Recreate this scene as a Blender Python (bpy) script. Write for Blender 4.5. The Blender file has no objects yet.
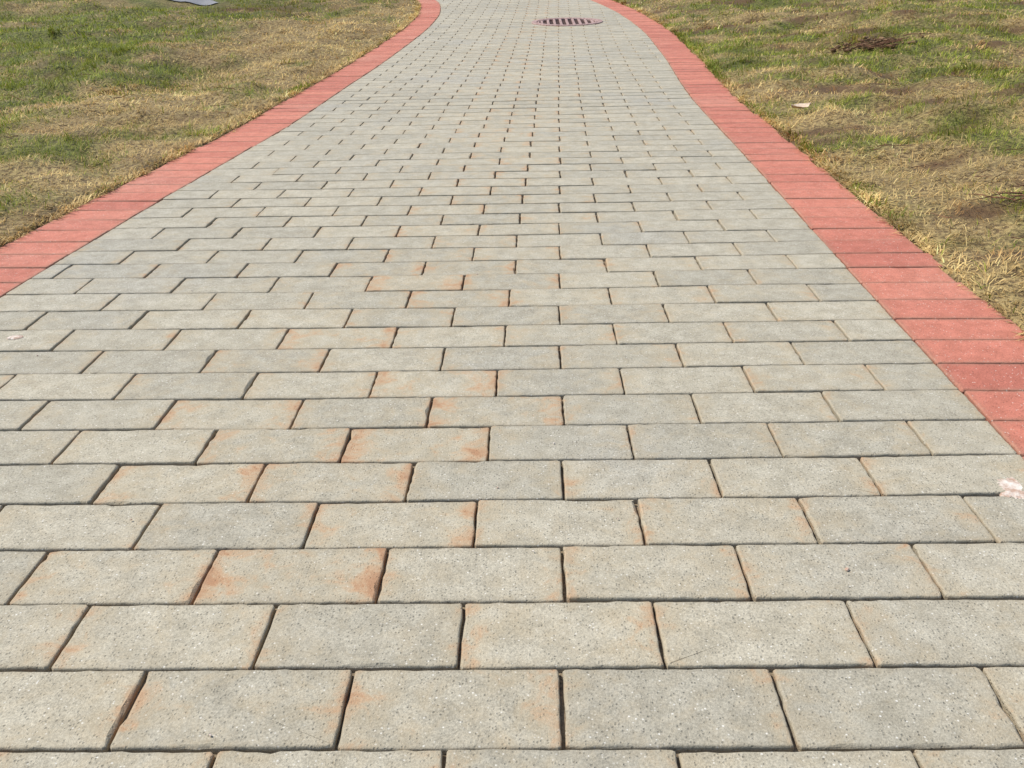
import bpy, bmesh, math, numpy as np
from mathutils import Vector, Matrix
rng = np.random.RandomState(7)
scene = bpy.context.scene
scene.view_settings.view_transform = 'Standard'
scene.view_settings.look = 'None'
scene.view_settings.exposure = 0

# ------------------------------------------------------------ noise helpers
def vn(x, y, sc, seed):
    t = np.random.RandomState(seed).rand(128, 128)
    x = np.asarray(x, float) * sc + 300.3; y = np.asarray(y, float) * sc + 300.7
    xi = np.floor(x).astype(int); yi = np.floor(y).astype(int)
    fx = x - xi; fy = y - yi
    fx = fx * fx * (3 - 2 * fx); fy = fy * fy * (3 - 2 * fy)
    a = t[xi % 128, yi % 128]; b = t[(xi + 1) % 128, yi % 128]
    c = t[xi % 128, (yi + 1) % 128]; d = t[(xi + 1) % 128, (yi + 1) % 128]
    return (a * (1 - fx) + b * fx) * (1 - fy) + (c * (1 - fx) + d * fx) * fy
def fbm(x, y, sc, seed, o=3):
    v = 0; w = 0; a = 1
    for i in range(o):
        v = v + a * vn(x, y, sc * 2 ** i, seed + i); w += a; a *= .5
    return v / w
def sstep(a, b, v):
    t = np.clip((v - a) / (b - a), 0, 1); return t * t * (3 - 2 * t)

# ------------------------------------------------------------ terrain + path layout (metres)
DR = .0307     # slow sideways drift of the bond along the walk
def prof(y):
    y = np.asarray(y, float)
    q = .0045 * np.clip(y - 4.5, 0, 5.8) ** 2
    return q + .052 * 4 * (1 - np.exp(-np.clip(y - 10.3, 0, None) / 4))
YS = np.arange(-6, 34, .02)
R_pts = [(-6, .620), (1.06, .620), (1.54, .615), (1.88, .615), (2.32, .613), (2.93, .622), (3.67, .614), (4.47, .608),
         (5.95, .660), (7.35, .668), (8.2, .63), (9.1, .545), (10.2, .36), (12, -.15), (15, -1.2), (20, -3.4), (34, -11)]
L_pts = [(-6, -1.14), (1.86, -1.14), (2.31, -1.135), (2.95, -1.112), (3.75, -1.086), (5.08, -1.09), (6.6, -1.075),
         (8.2, -1.06), (9.3, -1.09), (10.35, -1.21), (12, -1.75), (15, -2.8), (20, -5.0), (34, -12.6)]
def mk(pts):
    p = np.array(pts); v = np.interp(YS, p[:, 0], p[:, 1])
    k = np.exp(-.5 * (np.arange(-60, 61) * .02 / .28) ** 2); k /= k.sum()
    vp = np.pad(v, 60, mode='edge'); v = np.convolve(vp, k, 'valid')
    return v + DR * YS
XR = mk(R_pts); XL = mk(L_pts)
def xr(y): return np.interp(y, YS, XR)
def xl(y): return np.interp(y, YS, XL)
BW = .2
SLL = np.gradient(XL, YS); SLR = np.gradient(XR, YS)
def dist_out(x, y):
    """signed distance outside the outer edge of the red border (approx)"""
    sl = np.interp(y, YS, SLL); sr = np.interp(y, YS, SLR)
    dl = (xl(y) - x) / np.sqrt(1 + sl ** 2) - BW
    dr = (x - xr(y)) / np.sqrt(1 + sr ** 2) - BW
    return np.maximum(dl, dr)
def ground_h(x, y):
    x = np.asarray(x, float); y = np.asarray(y, float)
    d = dist_out(x, y)
    dd = np.clip(d, 0, None)
    right = x > 0.0
    near = np.exp(-np.clip(np.hypot(x, y) - 14, 0, None) / 10)
    bank = np.where(right, .16 * (1 - np.exp(-dd / 1.6)), .05 * (1 - np.exp(-dd / 2.0)))
    lump = (fbm(x, y, .9, 11) - .5) * .22 * sstep(0, 1.0, dd) + (fbm(x, y, 5, 17) - .5) * .08 * sstep(-.02, .25, dd)
    lump = lump + .05 * np.exp(-((x - 2.0) ** 2 + (y - 5.9) ** 2) / .03)
    h = prof(y) + .004 + (bank + lump) * near
    return np.where(d < 0, prof(y) - .07, h)
def greenness(x, y):
    d = np.clip(dist_out(x, y), 0, None)
    g = .44 + 1.5 * (fbm(x, y, .8, 31) - .5) + 2.0 * (fbm(x, y, 4.5, 37) - .5)
    left = x < 0
    g = g - .30 * np.exp(-d / .5)
    g = g + np.where(left, .46 * sstep(.7, 1.8, d) - .34 * (1 - sstep(.5, 1.5, d)), -.01)
    return np.clip(g, 0, 1)
def brownness(x, y):
    b = sstep(.56, .76, fbm(x, y, 5.0, 51)) * np.where(x > 0, .9, .35)
    b = b + .9 * np.exp(-((x - 2.0) ** 2 + (y - 5.9) ** 2) / .04)
    b = b + .9 * np.exp(-((x - 1.42) ** 2 / .02 + (y - 2.45) ** 2 / .01))
    b = b + .8 * np.exp(-((x + 2.7) ** 2 / .5 + (y - 9.9) ** 2 / .3))
    return np.clip(b, 0, 1)

# ------------------------------------------------------------ material helpers
class NT:
    def __init__(s, name):
        s.m = bpy.data.materials.new(name); s.m.use_nodes = True
        s.t = s.m.node_tree; s.n = s.t.nodes; s.b = s.n['Principled BSDF']
        s.b.inputs['Roughness'].default_value = .85
        s.b.inputs['Specular IOR Level'].default_value = .3
    def l(s, a, b): s.t.links.new(a, b)
    def put(s, sock, v):
        if isinstance(v, bpy.types.NodeSocket): s.l(v, sock)
        elif isinstance(v, (tuple, list)) and len(v) == 3 and sock.type == 'RGBA': sock.default_value = (*v, 1)
        else: sock.default_value = v
    def math(s, op, a, b=0., clamp=False):
        n = s.n.new('ShaderNodeMath'); n.operation = op; n.use_clamp = clamp
        s.put(n.inputs[0], a); s.put(n.inputs[1], b); return n.outputs[0]
    def mix(s, f, a, b, mode='MIX'):
        n = s.n.new('ShaderNodeMix'); n.data_type = 'RGBA'; n.blend_type = mode
        s.put(n.inputs[0], f); s.put(n.inputs[6], a); s.put(n.inputs[7], b); return n.outputs[2]
    def ramp(s, v, a, b, lo=0., hi=1.):
        n = s.n.new('ShaderNodeMapRange'); n.interpolation_type = 'SMOOTHSTEP'
        s.put(n.inputs[0], v); n.inputs[1].default_value = a; n.inputs[2].default_value = b
        n.inputs[3].default_value = lo; n.inputs[4].default_value = hi; return n.outputs[0]
    def pos(s): return s.n.new('ShaderNodeNewGeometry').outputs['Position']
    def noise(s, sc, det=3, rough=.55, dist=0., vec=None):
        n = s.n.new('ShaderNodeTexNoise'); s.l(vec or s.pos(), n.inputs['Vector'])
        n.inputs['Scale'].default_value = sc; n.inputs['Detail'].default_value = det
        n.inputs['Roughness'].default_value = rough; n.inputs['Distortion'].default_value = dist
        return n.outputs[0]
    def voro(s, sc):
        n = s.n.new('ShaderNodeTexVoronoi'); s.l(s.pos(), n.inputs['Vector']); n.inputs['Scale'].default_value = sc
        return n.outputs['Distance'], n.outputs['Color']
    def attr(s, name):
        a = s.n.new('ShaderNodeAttribute'); a.attribute_name = name; return a.outputs['Color']
    def sep(s, c):
        n = s.n.new('ShaderNodeSeparateColor'); s.l(c, n.inputs[0]); return n.outputs
    def bump(s, h, st, d):
        n = s.n.new('ShaderNodeBump'); s.l(h, n.inputs['Height']); n.inputs['Strength'].default_value = st
        n.inputs['Distance'].default_value = d; s.l(n.outputs[0], s.b.inputs['Normal'])
    def col(s, c): s.put(s.b.inputs['Base Color'], c)

def paver_mat(name, c1, c2, cool, stainc, speck, stk=.58, dirt=.30, wash_k=.4):
    M = NT(name)
    bl = M.sep(M.attr('bl')); br = M.sep(M.attr('br'))
    c = M.mix(bl[2], c1, c2)
    c = M.mix(M.ramp(M.noise(1.3, 3, .6), .50, .70, 0, .5), c, cool)
    mot = M.noise(26, 4, .7)
    c = M.mix(1., c, M.mix(M.ramp(mot, .3, .7), (.86, .845, .81), (1.11, 1.11, 1.10)), 'MULTIPLY')
    fine = M.noise(410, 3, .8)
    k = M.math('ADD', M.math('MULTIPLY', M.math('SUBTRACT', fine, .5), speck), 1.)
    cc = M.n.new('ShaderNodeCombineColor')
    for i in range(3): M.l(k, cc.inputs[i])
    c = M.mix(1., c, cc.outputs[0], 'MULTIPLY')
    d, vc = M.voro(330); v = M.sep(vc)
    pit = M.math('MULTIPLY', M.ramp(d, .2, .5, 1, 0), M.math('GREATER_THAN', v[0], .80))
    c = M.mix(M.math('MULTIPLY', pit, M.math('MULTIPLY', v[1], .75)), c, tuple(x * .32 for x in c1))
    lt = M.math('MULTIPLY', M.ramp(d, .2, .45, 1, 0), M.math('LESS_THAN', v[0], .10))
    c = M.mix(M.math('MULTIPLY', lt, M.math('MULTIPLY', v[1], .9)), c, (.78, .75, .67))
    # rust staining, heavier towards the short ends of each brick
    e = M.math('POWER', M.math('ABSOLUTE', M.math('SUBTRACT', M.math('MULTIPLY', bl[0], 2.), 1.)), 2.5)
    n = M.noise(27, 5, .68, .5)
    sv = M.math('ADD', M.math('ADD', n, M.math('MULTIPLY', e, .27)), M.math('MULTIPLY', br[0], .20))
    wash = M.ramp(sv, .55, .9)
    c = M.mix(M.math('MULTIPLY', wash, wash_k), c, tuple(a * b for a, b in zip(c1, (1.04, .91, .72))))
    st = M.ramp(sv, .80, 1.02)
    c = M.mix(M.math('MULTIPLY', st, stk), c, stainc)
    st2 = M.ramp(sv, .95, 1.10)
    c = M.mix(M.math('MULTIPLY', st2, stk * .85), c, (.33, .13, .055))
    ey = M.math('ABSOLUTE', M.math('SUBTRACT', M.math('MULTIPLY', bl[1], 2.), 1.))
    em = M.math('MAXIMUM', M.math('POWER', e, 6.), M.math('POWER', ey, 10.))
    em = M.math('MULTIPLY', em, M.ramp(mot, .3, .6, .5, 1.3))
    c = M.mix(M.math('MULTIPLY', em, dirt, True), c, (.22, .18, .12))
    M.col(c)
    hh = M.math('ADD', M.math('ADD', fine, mot), M.math('MULTIPLY', pit, -.7))
    M.bump(hh, .65, .0017)
    return M.m
m_grey = paver_mat('paver_concrete', (.442, .400, .308), (.372, .342, .270), (.365, .352, .310), (.50, .28, .14), 1.7)
m_red = paver_mat('paver_red', (.56, .205, .140), (.455, .152, .106), (.55, .255, .185), (.58, .34, .23), 1.2, .4, .5, .1)

M = NT('joint_sand')
n = M.noise(300, 3, .7); c = M.mix(M.ramp(n, .35, .65), (.10, .075, .05), (.27, .21, .135))
c = M.mix(M.ramp(M.noise(3, 3), .45, .65, 0, .6), c, (.30, .23, .15)); M.col(c); m_sand = M.m

M = NT('lawn_soil')
g = M.sep(M.attr('gc'))
n1 = M.noise(60, 4, .7); n2 = M.noise(9, 4, .65)
straw = M.mix(M.ramp(n1, .35, .65), (.14, .09, .04), (.48, .35, .15))
grn = M.mix(M.ramp(n1, .35, .65), (.05, .055, .012), (.20, .21, .045))
gg = M.math('ADD', g[0], M.math('MULTIPLY', M.math('SUBTRACT', n2, .5), 1.2), True)
c = M.mix(gg, straw, grn); c = M.mix(g[1], c, (.12, .065, .028)); M.col(c); M.bump(n1, 1., .02); m_soil = M.m

M = NT('grass_blades')
c = M.attr('gc'); M.col(c); M.b.inputs['Roughness'].default_value = .6; M.b.inputs['Specular IOR Level'].default_value = .15
tr = M.n.new('ShaderNodeBsdfTranslucent'); M.l(c, tr.inputs[0])
mx = M.n.new('ShaderNodeMixShader'); mx.inputs[0].default_value = .28
M.l(M.b.outputs[0], mx.inputs[1]); M.l(tr.outputs[0], mx.inputs[2])
M.l(mx.outputs[0], M.n['Material Output'].inputs['Surface']); m_grass = M.m

def simple(name, a, b, sc, bd=.003, rough=.9, metal=0.):
    M = NT(name); n = M.noise(sc, 4, .65); M.col(M.mix(M.ramp(n, .35, .65), a, b)); M.bump(n, .6, bd)
    M.b.inputs['Roughness'].default_value = rough; M.b.inputs['Metallic'].default_value = metal
    return M.m
m_iron = simple('rusty_iron', (.26, .15, .13), (.48, .34, .30), 60, .002, .75)
m_pit_shade = simple('drain_pit_shade', (.035, .016, .013), (.07, .035, .028), 30)  # dark colour paints in the shade of the drain slots
m_asph = simple('asphalt', (.20, .20, .205), (.29, .29, .30), 150)
m_twig = simple('dry_twig', (.10, .05, .025), (.26, .13, .07), 90)
m_leaf = simple('dry_leaf', (.56, .42, .30), (.70, .57, .43), 50)
m_clod = simple('clod_soil', (.13, .08, .04), (.30, .19, .10), 60, .02)
m_mort = simple('pale_mortar', (.44, .29, .21), (.72, .66, .58), 75, .003)

# ------------------------------------------------------------ mesh helpers
def obj(name, V, F, mat, parent=None, attrs=None, smooth=False):
    me = bpy.data.meshes.new(name)
    me.from_pydata([tuple(v) for v in V] if not isinstance(V, np.ndarray) else V.tolist(), [], F)
    me.materials.append(mat)
    for k, a in (attrs or {}).items():
        at = me.attributes.new(k, 'FLOAT_COLOR', 'POINT')
        at.data.foreach_set('color', np.asarray(a, np.float32).ravel())
    if smooth: me.polygons.foreach_set('use_smooth', [True] * len(me.polygons))
    me.update()
    o = bpy.data.objects.new(name, me); scene.collection.objects.link(o)
    if parent: o.parent = parent
    return o
def empty(name, loc=(0, 0, 0), rot=(0, 0, 0)):
    e = bpy.data.objects.new(name, None); e.location = loc; e.rotation_euler = rot
    scene.collection.objects.link(e); return e

def area(P):
    x, y = P[:, 0], P[:, 1]; return .5 * np.sum(x * np.roll(y, -1) - np.roll(x, -1) * y)
def inset(P, d):
    n = len(P); E = np.roll(P, -1, 0) - P; L = np.hypot(E[:, 0], E[:, 1]); E = E / L[:, None]
    N = np.stack([-E[:, 1], E[:, 0]], 1); out = np.empty_like(P)
    for i in range(n):
        a, b = N[i - 1], N[i]
        den = 1 + a @ b; out[i] = P[i] + d * (a + b) / max(den, .2)
    return out
def chop(P, c):
    out = []
    for i in range(len(P)):
        p = P[i]; a = P[i - 1] - p; b = P[(i + 1) % len(P)] - p
        out.append(p + a / np.hypot(*a) * c * rng.uniform(.7, 1.3)); out.append(p + b / np.hypot(*b) * c * rng.uniform(.7, 1.3))
    return np.array(out)
def clip(P, q, n):
    out = []; k = len(P)
    for i in range(k):
        a, b = P[i], P[(i + 1) % k]; da = (a - q) @ n; db = (b - q) @ n
        if da >= 0: out.append(a)
        if (da >= 0) != (db >= 0): out.append(a + (b - a) * da / (da - db))
    return np.array(out)

class Bricks:
    def __init__(s): s.V = []; s.F = []; s.A = []; s.B = []; s.n = 0
    def add(s, P, gap, bev, seg, frame, stain, sag=0., r1=None, amp=1.):
        P = inset(P, gap)
        if area(P) < .0006: return
        C = chop(P, .0024)
        cen = P.mean(0); (ox, oy, ux, uy, hl, hw) = frame
        tx, ty = rng.normal(0, .0048 * amp, 2); dz = rng.normal(0, .0005 * amp) + sag
        r1 = rng.rand() if r1 is None else r1; r2 = rng.rand(); r3 = rng.rand()
        rings = [(0., -.05), (0., -bev), (.22 * bev, -.42 * bev), (.55 * bev, -.12 * bev), (1.15 * bev, 0.)]
        if seg > .03: rings = [(0., -.04), (0., -bev), (.9 * bev, 0.)]
        cnt = [max(1, int(round(np.hypot(*(C[(i + 1) % len(C)] - C[i])) / seg))) for i in range(len(C))]
        m = sum(cnt); jit = rng.normal(0, .0005 if seg < .03 else 0., (m, 2)); chip = np.zeros(m)
        if seg < .03:
            for _ in range(rng.poisson(.8)):
                k0 = rng.randint(m); w = rng.randint(1, 3)
                for q in range(-w, w + 1): chip[(k0 + q) % m] = rng.uniform(.0006, .0024)
        base = s.n
        for ri, (ins, z) in enumerate(rings):
            Q = inset(C, ins) if ins > 0 else C; pts = []
            for i in range(len(Q)):
                a, b = Q[i], Q[(i + 1) % len(Q)]
                for t in range(cnt[i]): pts.append(a + (b - a) * t / cnt[i])
            pts = np.array(pts) + jit
            if ri >= 1:
                dirc = cen - pts; dirc /= np.hypot(dirc[:, 0], dirc[:, 1])[:, None]; pts = pts + dirc * chip[:, None] * (.6 if ri < 2 else 1)
            dx = pts - cen
            zz = prof(pts[:, 1]) + z + dz + dx[:, 0] * tx + dx[:, 1] * ty
            if 1 <= ri < len(rings) - 1: zz = zz - chip * .5
            u = ((pts[:, 0] - ox) * ux + (pts[:, 1] - oy) * uy) / hl * .5 + .5
            v = ((pts[:, 0] - ox) * -uy + (pts[:, 1] - oy) * ux) / hw * .5 + .5
            s.V.append(np.column_stack([pts, zz]))
            s.A.append(np.column_stack([np.clip(u, 0, 1), np.clip(v, 0, 1), np.full(m, r1), np.ones(m)]))
            s.B.append(np.tile([stain, r2, r3, 1], (m, 1)))
            if ri:
                o0 = base + (ri - 1) * m; o1 = base + ri * m
                for i in range(m):
                    j = (i + 1) % m; s.F.append((o0 + i, o0 + j, o1 + j, o1 + i))
        top = base + (len(rings) - 1) * m
        tp = s.V[-1]; ctr = tp.mean(0)
        s.V.append(np.array([ctr]))
        uu = ((ctr[0] - ox) * ux + (ctr[1] - oy) * uy) / hl * .5 + .5
        vv = ((ctr[0] - ox) * -uy + (ctr[1] - oy) * ux) / hw * .5 + .5
        s.A.append(np.array([[uu, vv, r1, 1.]])); s.B.append(np.array([[stain, r2, r3, 1.]]))
        cidx = top + m
        for i in range(m): s.F.append((top + i, top + (i + 1) % m, cidx))
        s.n += len(rings) * m + 1
    def build(s, name, mat, parent):
        return obj(name, np.vstack(s.V), s.F, mat, parent, {'bl': np.vstack(s.A), 'br': np.vstack(s.B)})

path = empty('brick_path')
GX, GY, GR = .335, 8.38, .30
# ------------------------------------------------------------ grey running bond
G = Bricks(); RD = .1003; BL = .2
Y0 = .5965
k0 = int(math.floor((-2.0 - Y0) / RD)); k1 = int((24 - Y0) / RD)
for k in range(k0, k1):
    ya = Y0 + k * RD; yb = ya + RD; ym = (ya + yb) / 2
    la, lb, ra, rb = float(xl(ya)), float(xl(yb)), float(xr(ya)), float(xr(yb))
    lm, rm = (la + lb) / 2, (ra + rb) / 2
    x0 = .0240 + DR * (ym - .6) + (BL / 2 if k % 2 else 0) + rng.normal(0, .0018)
    i0 = math.floor((lm - x0) / BL); cuts = [x0 + i * BL + rng.normal(0, .0010) for i in range(i0, i0 + 16)]
    cuts = [c for c in cuts if lm + .045 < c < rm - .045]
    cuts = [None] + cuts + [None]
    seg = .011 if ym < 2.6 else (.02 if ym < 4.5 else .06)
    for a, b in zip(cuts[:-1], cuts[1:]):
        A0, A1 = (la, lb) if a is None else (a, a); B0, B1 = (ra, rb) if b is None else (b, b)
        jy = rng.normal(0, .0005, 2)
        P = np.array([(A0, ya + jy[0]), (B0, ya + jy[0]), (B1, yb + jy[1]), (A1, yb + jy[1])])
        cx, cy = P.mean(0)
        g = np.array([cx - GX, cy - GY]); dg = np.hypot(*g)
        if dg < GR + .16:
            nn = g / max(dg, 1e-6); q = np.array([GX, GY]) + nn * (GR - .035)
            P = clip(P, q, nn)
            if len(P) < 3 or area(P) < .001: continue
        s = cx - DR * cy
        st = .95 * math.exp(-((s + .30) / .30) ** 2) + .35 * math.exp(-((s - .25) / .35) ** 2) + .28
        if cy > 2.0: st = .85 * math.exp(-((s + .19) / .3) ** 2) + .2
        st *= .35 + rng.rand() * .75
        gap = .0012 + abs(rng.normal(0, .0003))
        if 2.3 < cy < 7 and -.25 < s < .55: gap += .0009
        G.add(P, gap, .0023 if ym < 4.5 else .003, seg, (cx, cy, 1, 0, (B0 - A0) / 2 + .001, RD / 2), st,
              sag=(vn(cx, cy, 1.1, 91) - .5) * .008)
G.build('grey_pavers', m_grey, path)

# ------------------------------------------------------------ red soldier-course borders
Rr = Bricks()
for side, X in ((-1, XL), (1, XR)):
    pts = np.column_stack([X, YS]); sel = (YS > -2) & (YS < 24); pts = pts[sel]
    dl = np.r_[0, np.cumsum(np.hypot(*np.diff(pts, axis=0).T))]
    n = int(dl[-1] / .1015); ss = np.arange(n + 1) * .1015 + (.03 if side > 0 else 0)
    px = np.interp(ss, dl, pts[:, 0]); py = np.interp(ss, dl, pts[:, 1])
    tx = np.gradient(px); ty = np.gradient(py); L = np.hypot(tx, ty); tx /= L; ty /= L
    nx, ny = (ty, -tx) if side > 0 else (-ty, tx)
    for i in range(n):
        a = np.array([px[i], py[i]]); b = np.array([px[i + 1], py[i + 1]])
        w = BW + rng.normal(0, .004); off = rng.normal(0, .0012)
        na = np.array([nx[i], ny[i]]); nb = np.array([nx[i + 1], ny[i + 1]])
        P = np.array([a + na * off, a + na * w, b + nb * w, b + nb * off])
        if side < 0: P = P[::-1].copy()
        c = P.mean(0)
        seg = .012 if c[1] < 3 else (.025 if c[1] < 5 else .06)
        Rr.add(P, .0013, .0028, seg, (c[0], c[1], na[0], na[1], w / 2, .05), rng.rand() * .5,
               sag=(vn(c[0], c[1], 1.1, 91) - .5) * .008, amp=1.2)
Rr.build('red_border_bricks', m_red, path)

yy = np.arange(-2, 24, .1); V = []; F = []
for i, yv in enumerate(yy):
    a = float(xl(yv)) - .19; b = float(xr(yv)) + .19
    for j in range(13):
        V.append((a + (b - a) * j / 12, yv, float(prof(yv)) - .0092))
for i in range(len(yy) - 1):
    for j in range(12):
        o = i * 13 + j; F.append((o, o + 1, o + 14, o + 13))
obj('bedding_sand', V, F, m_sand, path)

# ------------------------------------------------------------ lawn / ground sheet
def axis(lo, hi, st, far):
    c = np.arange(lo, hi + 1e-6, st); a = []; v = hi; s = st
    while v < far: s *= 1.25; v += s; a.append(v)
    b = []; v = lo; s = st
    while v > -far: s *= 1.25; v -= s; b.append(v)
    return np.r_[b[::-1], c, a]
gx = axis(-7, 7, .045, 400); gy = axis(-2, 14, .045, 400)
XX, YY = np.meshgrid(gx, gy)
inb = (YY > -2) & (YY < 24)
ZZ = np.where(inb | (dist_out(XX, YY) > 0), ground_h(XX, YY), prof(YY))
nxg, nyg = len(gx), len(gy)
V = np.column_stack([XX.ravel(), YY.ravel(), ZZ.ravel()])
ii = (np.arange(nyg - 1)[:, None] * nxg + np.arange(nxg - 1)[None]).ravel()
F = np.column_stack([ii, ii + 1, ii + nxg + 1, ii + nxg]).tolist()
gr = greenness(XX, YY).ravel(); bn = brownness(XX, YY).ravel()
obj('ground', V, F, m_soil, attrs={'gc': np.column_stack([gr, bn, gr * 0, gr * 0 + 1])}, smooth=True)

# ------------------------------------------------------------ grass
parts = []
def zone(x0, x1, y0, y1, dens, w, L):
    n = int((x1 - x0) * (y1 - y0) * dens); x = rng.uniform(x0, x1, n); y = rng.uniform(y0, y1, n)
    keep = (np.abs(x) < .75 * (y + 1.6) + .4); x, y = x[keep], y[keep]
    d = dist_out(x, y); keep = d > rng.uniform(-.012, .035, len(x))
    keep &= rng.rand(len(x)) > .6 * brownness(x, y) + .5 * sstep(.55, .35, fbm(x, y, 16, 63, 2))
    keep &= ~((y > 10.2) & (x < -2.9) & (np.abs((x + 3.9) / -4.5 - (y - 10.65) / 7) < .16))
    x, y = x[keep], y[keep]
    parts.append((x, y, np.full(len(x), w), np.full(len(x), L)))
zone(-4.2, 4.2, .3, 4.0, 11500, .0019, .036)
zone(-6, 6, 4.0, 7.0, 4800, .0034, .040)
zone(-8.5, 8.5, 7.0, 12.0, 1600, .006, .044)
zone(-13, 13, 12.0, 20.0, 220, .012, .055)
for X, sd in ((XL, -1), (XR, 1)):
    n = 14000; y = rng.uniform(.3, 11, n); base = np.interp(y, YS, X) + sd * (BW + np.abs(rng.normal(0, .03, n)) - .004)
    k = rng.rand(n) < .25 + 1.2 * fbm(base, y, 6, 67, 2) ** 1.5; base, y = base[k], y[k]
    parts.append((base, y, .0020 + .0004 * y, np.full(len(y), .033)))
for _ in range(70):
    yv = rng.uniform(1.5, 8.5); s_ = rng.choice([-1, 1]); dd_ = rng.uniform(.08, 2.6)
    xv = float(xr(yv)) + BW + dd_ if s_ > 0 else float(xl(yv)) - BW - dd_
    n = rng.randint(40, 120); sp = rng.uniform(.02, .05)
    parts.append((xv + rng.normal(0, sp, n), yv + rng.normal(0, sp, n), np.full(n, .0016 + .0004 * yv), np.full(n, rng.uniform(.05, .07))))
x = np.concatenate([p[0] for p in parts]); y = np.concatenate([p[1] for p in parts])
w = np.concatenate([p[2] for p in parts]); L = np.concatenate([p[3] for p in parts])
N = len(x)
gz = np.maximum(ground_h(x, y), prof(y) - .01)
clump = fbm(x, y, 14, 61, 2)
L = L * rng.uniform(.45, 1.25, N) * (.35 + 1.35 * clump)
w = w * rng.uniform(.7, 1.3, N)
az = 2 * np.pi * (fbm(x, y, 7, 71, 2) * 2.2) + rng.normal(0, 1.0, N)
g = greenness(x, y); b = brownness(x, y)
isg = rng.rand(N) < np.clip(g * 1.4 - .20, 0.02, .96)
tilt = np.where(isg, rng.uniform(.3, 1.2, N), rng.uniform(.7, 1.5, N))
c_st = np.array([.86, .66, .29]); c_st2 = np.array([.54, .36, .14]); c_g1 = np.array([.17, .24, .025]); c_g2 = np.array([.42, .42, .07])
r = rng.rand(N)[:, None]
col = np.where(isg[:, None], c_g1 * (1 - r) + c_g2 * r, c_st * (1 - r) + c_st2 * r)
col = col * (1 - .55 * b[:, None] * np.array([.70, 1., 1.1]))
col = col * rng.uniform(.6, 1.2, (N, 1)) * (.56 + .92 * fbm(x, y, 5, 81)[:, None])
dx, dy = np.cos(az), np.sin(az); sx, sy = -dy, dx
def pt(f, tl, wf, sgn):
    h = np.sin(tl) * L * f; v = np.cos(tl) * L * f
    return np.column_stack([x + dx * h + sgn * sx * w * wf * .5, y + dy * h + sgn * sy * w * wf * .5, gz - .003 + v])
t2 = np.clip(tilt + .25, 0, 1.52)
P = np.stack([pt(0, tilt, 1, -1), pt(0, tilt, 1, 1), pt(.55, tilt, .85, -1), pt(.55, tilt, .85, 1), pt(1, t2, 0, 0)], 1)
V = P.reshape(-1, 3).astype(np.float32)
o = (np.arange(N) * 5)[:, None]
loops = np.hstack([o + 0, o + 1, o + 3, o + 2, o + 2, o + 3, o + 4]).ravel().astype(np.int32)
ls = (np.arange(N)[:, None] * 7 + np.array([[0, 4]])).ravel().astype(np.int32)
me = bpy.data.meshes.new('grass'); me.vertices.add(len(V)); me.vertices.foreach_set('co', V.ravel())
me.loops.add(len(loops)); me.loops.foreach_set('vertex_index', loops)
me.polygons.add(len(ls)); me.polygons.foreach_set('loop_start', ls)
me.update(calc_edges=True)
at = me.attributes.new('gc', 'FLOAT_COLOR', 'POINT')
cc = np.repeat(np.column_stack([np.clip(col, 0, .9), np.ones(N)]), 5, 0).astype(np.float32)
at.data.foreach_set('color', cc.ravel())
me.materials.append(m_grass)
og = bpy.data.objects.new('grass', me); scene.collection.objects.link(og)

# ------------------------------------------------------------ storm drain grate
slope = math.atan(.0045 * 2 * (GY - 4.5))
gt = empty('storm_drain_grate', (GX, GY, float(prof(GY)) + .003), (slope, 0, 0))
def ring(r0, r1, z0, z1, n=64):
    V = []; F = []
    for i in range(n):
        a = 2 * math.pi * i / n; c, s = math.cos(a), math.sin(a)
        V += [(r0 * c, r0 * s, z0), (r0 * c, r0 * s, z1 - .002), ((r0 + .003) * c, (r0 + .003) * s, z1),
              ((r1 - .004) * c, (r1 - .004) * s, z1), (r1 * c, r1 * s, z1 - .004), (r1 * c, r1 * s, z0)]
    for i in range(n):
        j = (i + 1) % n
        for q in range(5): F.append((i * 6 + q, i * 6 + q + 1, j * 6 + q + 1, j * 6 + q))
    return V, F
V, F = ring(.257, .30, -.03, .006); obj('frame_ring', V, F, m_iron, gt)
V, F = ring(.238, .252, -.012, .004); obj('grate_rim', V, F, m_iron, gt)
V = []; F = []
def bar(x0, x1, y0, y1, z0, z1):
    o = len(V); c = .0025
    for (xa, xb, ya, yb, z) in ((x0, x1, y0, y1, z0), (x0, x1, y0, y1, z1 - c), (x0 + c, x1 - c, y0 + c, y1 - c, z1)):
        V.extend([(xa, ya, z), (xb, ya, z), (xb, yb, z), (xa, yb, z)])
    for l in (0, 4):
        for i in range(4):
            j = (i + 1) % 4; F.append((o + l + i, o + l + j, o + l + 4 + j, o + l + 4 + i))
    F.append((o + 8, o + 9, o + 10, o + 11))
for i in range(-4, 5):
    xc = i * .053; hl = math.sqrt(max(.240 ** 2 - xc ** 2, 0))
    if hl > .03: bar(xc - .0105, xc + .0105, -hl, hl, -.010, .003)
obj('grate_bars', V, F, m_iron, gt)
V = [(.26 * math.cos(a), .26 * math.sin(a), -.0102) for a in np.linspace(0, 2 * math.pi, 48, endpoint=False)]
obj('painted_pit_shade', V, [tuple(range(48))], m_pit_shade, gt)  # flat disc just under the bars, shade of a deep drain painted dark

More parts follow.
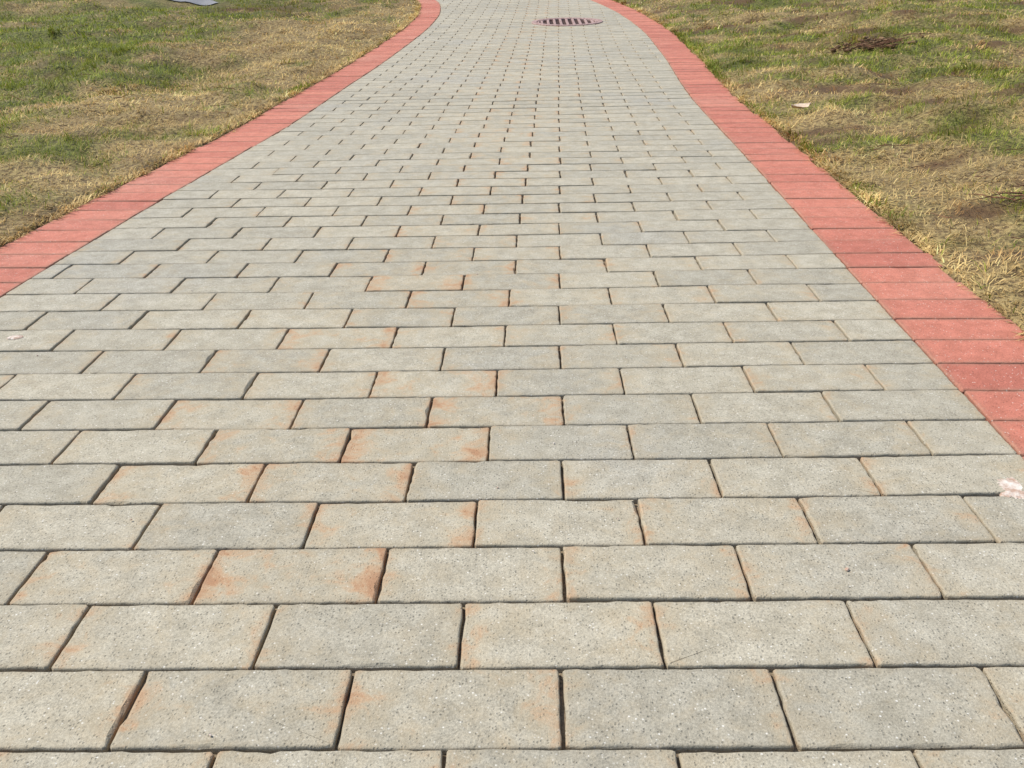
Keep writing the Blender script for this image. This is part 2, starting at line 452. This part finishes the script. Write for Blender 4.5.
# ------------------------------------------------------------ side walk far left (laid on the lawn surface)
V = []; F = []; us = np.linspace(0, 1, 160); js = np.arange(25) - 12
TT, JJ = np.meshgrid(us, js, indexing='ij')
PX = -3.9 - 4.5 * TT + JJ * .05; PY = 10.65 + 7 * TT ** 1.1 + JJ * .008
PZ = ground_h(PX, PY) + .012
V = np.column_stack([PX.ravel(), PY.ravel(), PZ.ravel()])
for i in range(159):
    for j in range(24):
        o = i * 25 + j; F.append((o, o + 1, o + 26, o + 25))
obj('asphalt_path', V, F, m_asph, smooth=True)

# ------------------------------------------------------------ small debris
def leaf(name, x, y, z, s, rot, mat):
    V = []; F = []
    n = 9
    for i in range(n):
        t = i / (n - 1); wv = math.sin(math.pi * t ** .8) * .34 * s * (1 + .2 * rng.randn() * (0 < i < n - 1)) + .001
        for j in (-1, 0, 1):
            V.append(((t - .5) * s, j * wv, .12 * s * abs(j) + .18 * s * (t - .5) ** 2 * 2 + .004))
    for i in range(n - 1):
        for j in range(2):
            o = i * 3 + j; F.append((o, o + 3, o + 4, o + 1))
    ob = obj(name, V, F, mat, smooth=True); ob.location = (x, y, z); ob.rotation_euler = rot; return ob
def gz1(x, y): return float(ground_h(np.array([x]), np.array([y]))[0])
leaf('fallen_leaf', 1.07, 3.78, gz1(1.07, 3.78) + .02, .085, (.05, -.05, .3), m_leaf)
def tube(pts, r, V, F):
    o = len(V); k = 5
    for i, p in enumerate(pts):
        rr = r * (1 - .7 * i / (len(pts) - 1))
        for a in range(k):
            V.append((p[0] + rr * math.cos(a * 6.283 / k) * .7, p[1] + rr * math.cos(a * 6.283 / k) * .7, p[2] + rr * math.sin(a * 6.283 / k)))
    for i in range(len(pts) - 1):
        for a in range(k):
            b2 = (a + 1) % k; F.append((o + i * k + a, o + i * k + b2, o + (i + 1) * k + b2, o + (i + 1) * k + a))
V = []; F = []
def twigs(cx, cy, n, spread, ln, r, up=.022):
    for _ in range(n):
        a = rng.uniform(-.7, .7) + (math.pi if rng.rand() < .5 else 0); x0 = cx + rng.normal(0, spread); y0 = cy + rng.normal(0, spread * .6)
        pts = []; l = ln * rng.uniform(.4, 1.2)
        for i in range(7):
            x0 += math.cos(a) * l / 6; y0 += math.sin(a) * l / 6; a += rng.normal(0, .25)
            pts.append((x0, y0, gz1(x0, y0) + up + rng.uniform(0, .008)))
        tube(pts, r, V, F)
twigs(1.29, 2.24, 40, .06, .12, .0024, .015); twigs(1.25, 2.6, 5, .15, .1, .0016); twigs(1.95, 5.6, 60, .10, .12, .0030, .03); twigs(1.0, 2.9, 4, .15, .1, .0014)
twigs(-2.2, 4.6, 6, .3, .15, .002)
for _ in range(60):
    yv = rng.uniform(1.5, 7); sd = rng.choice([-1, 1]); xv = (float(xr(yv)) + BW + rng.uniform(.05, 1.8)) if sd > 0 else (float(xl(yv)) - BW - rng.uniform(.05, 1.8))
    twigs(xv, yv, 1, .02, .09, .0014)
obj('dry_twigs', V, F, m_twig)
def blob(cx, cy, cz, r, V, F, sq=.6):
    bm = bmesh.new(); bmesh.ops.create_icosphere(bm, subdivisions=2, radius=r)
    o = len(V); ph = rng.uniform(0, 9, 3)
    for v in bm.verts:
        k = 1 + .25 * math.sin(v.co.x / r * 3 + ph[0]) * math.cos(v.co.y / r * 3 + ph[1]) + rng.normal(0, .07)
        V.append((cx + v.co.x * k, cy + v.co.y * k, cz + v.co.z * k * sq))
    for f in bm.faces: F.append(tuple(o + v.index for v in f.verts))
    bm.free()
V = []; F = []
for _ in range(60):
    a, b2 = rng.normal(0, .10), rng.normal(0, .10); xx, yv = 1.97 + a, 5.68 + b2
    blob(xx, yv, gz1(xx, yv) + .012, rng.uniform(.006, .024), V, F)
obj('dirt_mound', V, F, m_clod)
V = []; F = []
for _ in range(130):
    yv = rng.uniform(.5, 5); xx = rng.uniform(float(xl(yv)), float(xr(yv)))
    blob(xx, yv, float(prof(yv)) + .001, rng.uniform(.0006, .0016), V, F)
blob(.345, .845, .002, .0026, V, F)
obj('loose_grit', V, F, m_mort)
def splash(name, cx, cy, rx, ry):
    n = 64; V = [(cx, cy, .0032 + float(prof(cy)))]; a = np.linspace(0, 2 * math.pi, n, endpoint=False)
    rad = .82 + .08 * np.sin(2 * a + 1) + .05 * np.sin(5 * a + 2) + rng.normal(0, .07, n)
    for rr, z in ((.6, .003), (.92, .002), (1., -.001)):
        for q, k in zip(a, rad): V.append((cx + rx * k * rr * math.cos(q), cy + ry * k * rr * math.sin(q), z + float(prof(cy))))
    F = [(0, 1 + i, 1 + (i + 1) % n) for i in range(n)]
    for l in range(2):
        for i in range(n):
            j = (i + 1) % n; F.append((1 + l * n + i, 1 + (l + 1) * n + i, 1 + (l + 1) * n + j, 1 + l * n + j))
    obj(name, V, F, m_mort)
splash('mortar_splash', .607, 1.014, .032, .042)
splash('mortar_splash', -.94, 1.56, .016, .014)

# ------------------------------------------------------------ light, sky, camera
el, az_s = math.radians(54), math.atan2(-.85, .25)
sd = Vector((math.sin(az_s) * math.cos(el), math.cos(az_s) * math.cos(el), math.sin(el)))
ld = bpy.data.lights.new('sun', 'SUN'); ld.energy = 4.6; ld.angle = math.radians(.8); ld.color = (1, .955, .88)
lo = bpy.data.objects.new('sun', ld); scene.collection.objects.link(lo)
lo.rotation_euler = (-sd).to_track_quat('-Z', 'Y').to_euler(); lo.location = sd * 20
wd = bpy.data.worlds.new('World'); scene.world = wd; wd.use_nodes = True
nt = wd.node_tree; sk = nt.nodes.new('ShaderNodeTexSky'); sk.sky_type = 'NISHITA'; sk.sun_disc = False
sk.sun_elevation = el; sk.sun_rotation = az_s
bg = nt.nodes['Background']; bg.inputs[1].default_value = .15; nt.links.new(sk.outputs[0], bg.inputs[0])

cd = bpy.data.cameras.new('camera'); cam = bpy.data.objects.new('camera', cd); scene.collection.objects.link(cam)
cd.sensor_width = 36; cd.lens = 930 / 1024 * 36; cd.clip_start = .02; cd.clip_end = 2000
Rm = Matrix.Rotation(math.radians(1.3), 4, 'Z') @ Matrix.Rotation(math.radians(65), 4, 'X') @ Matrix.Rotation(-.020, 4, 'Z')
cam.matrix_world = Matrix.Translation((0, 0, .625)) @ Rm
scene.camera = cam
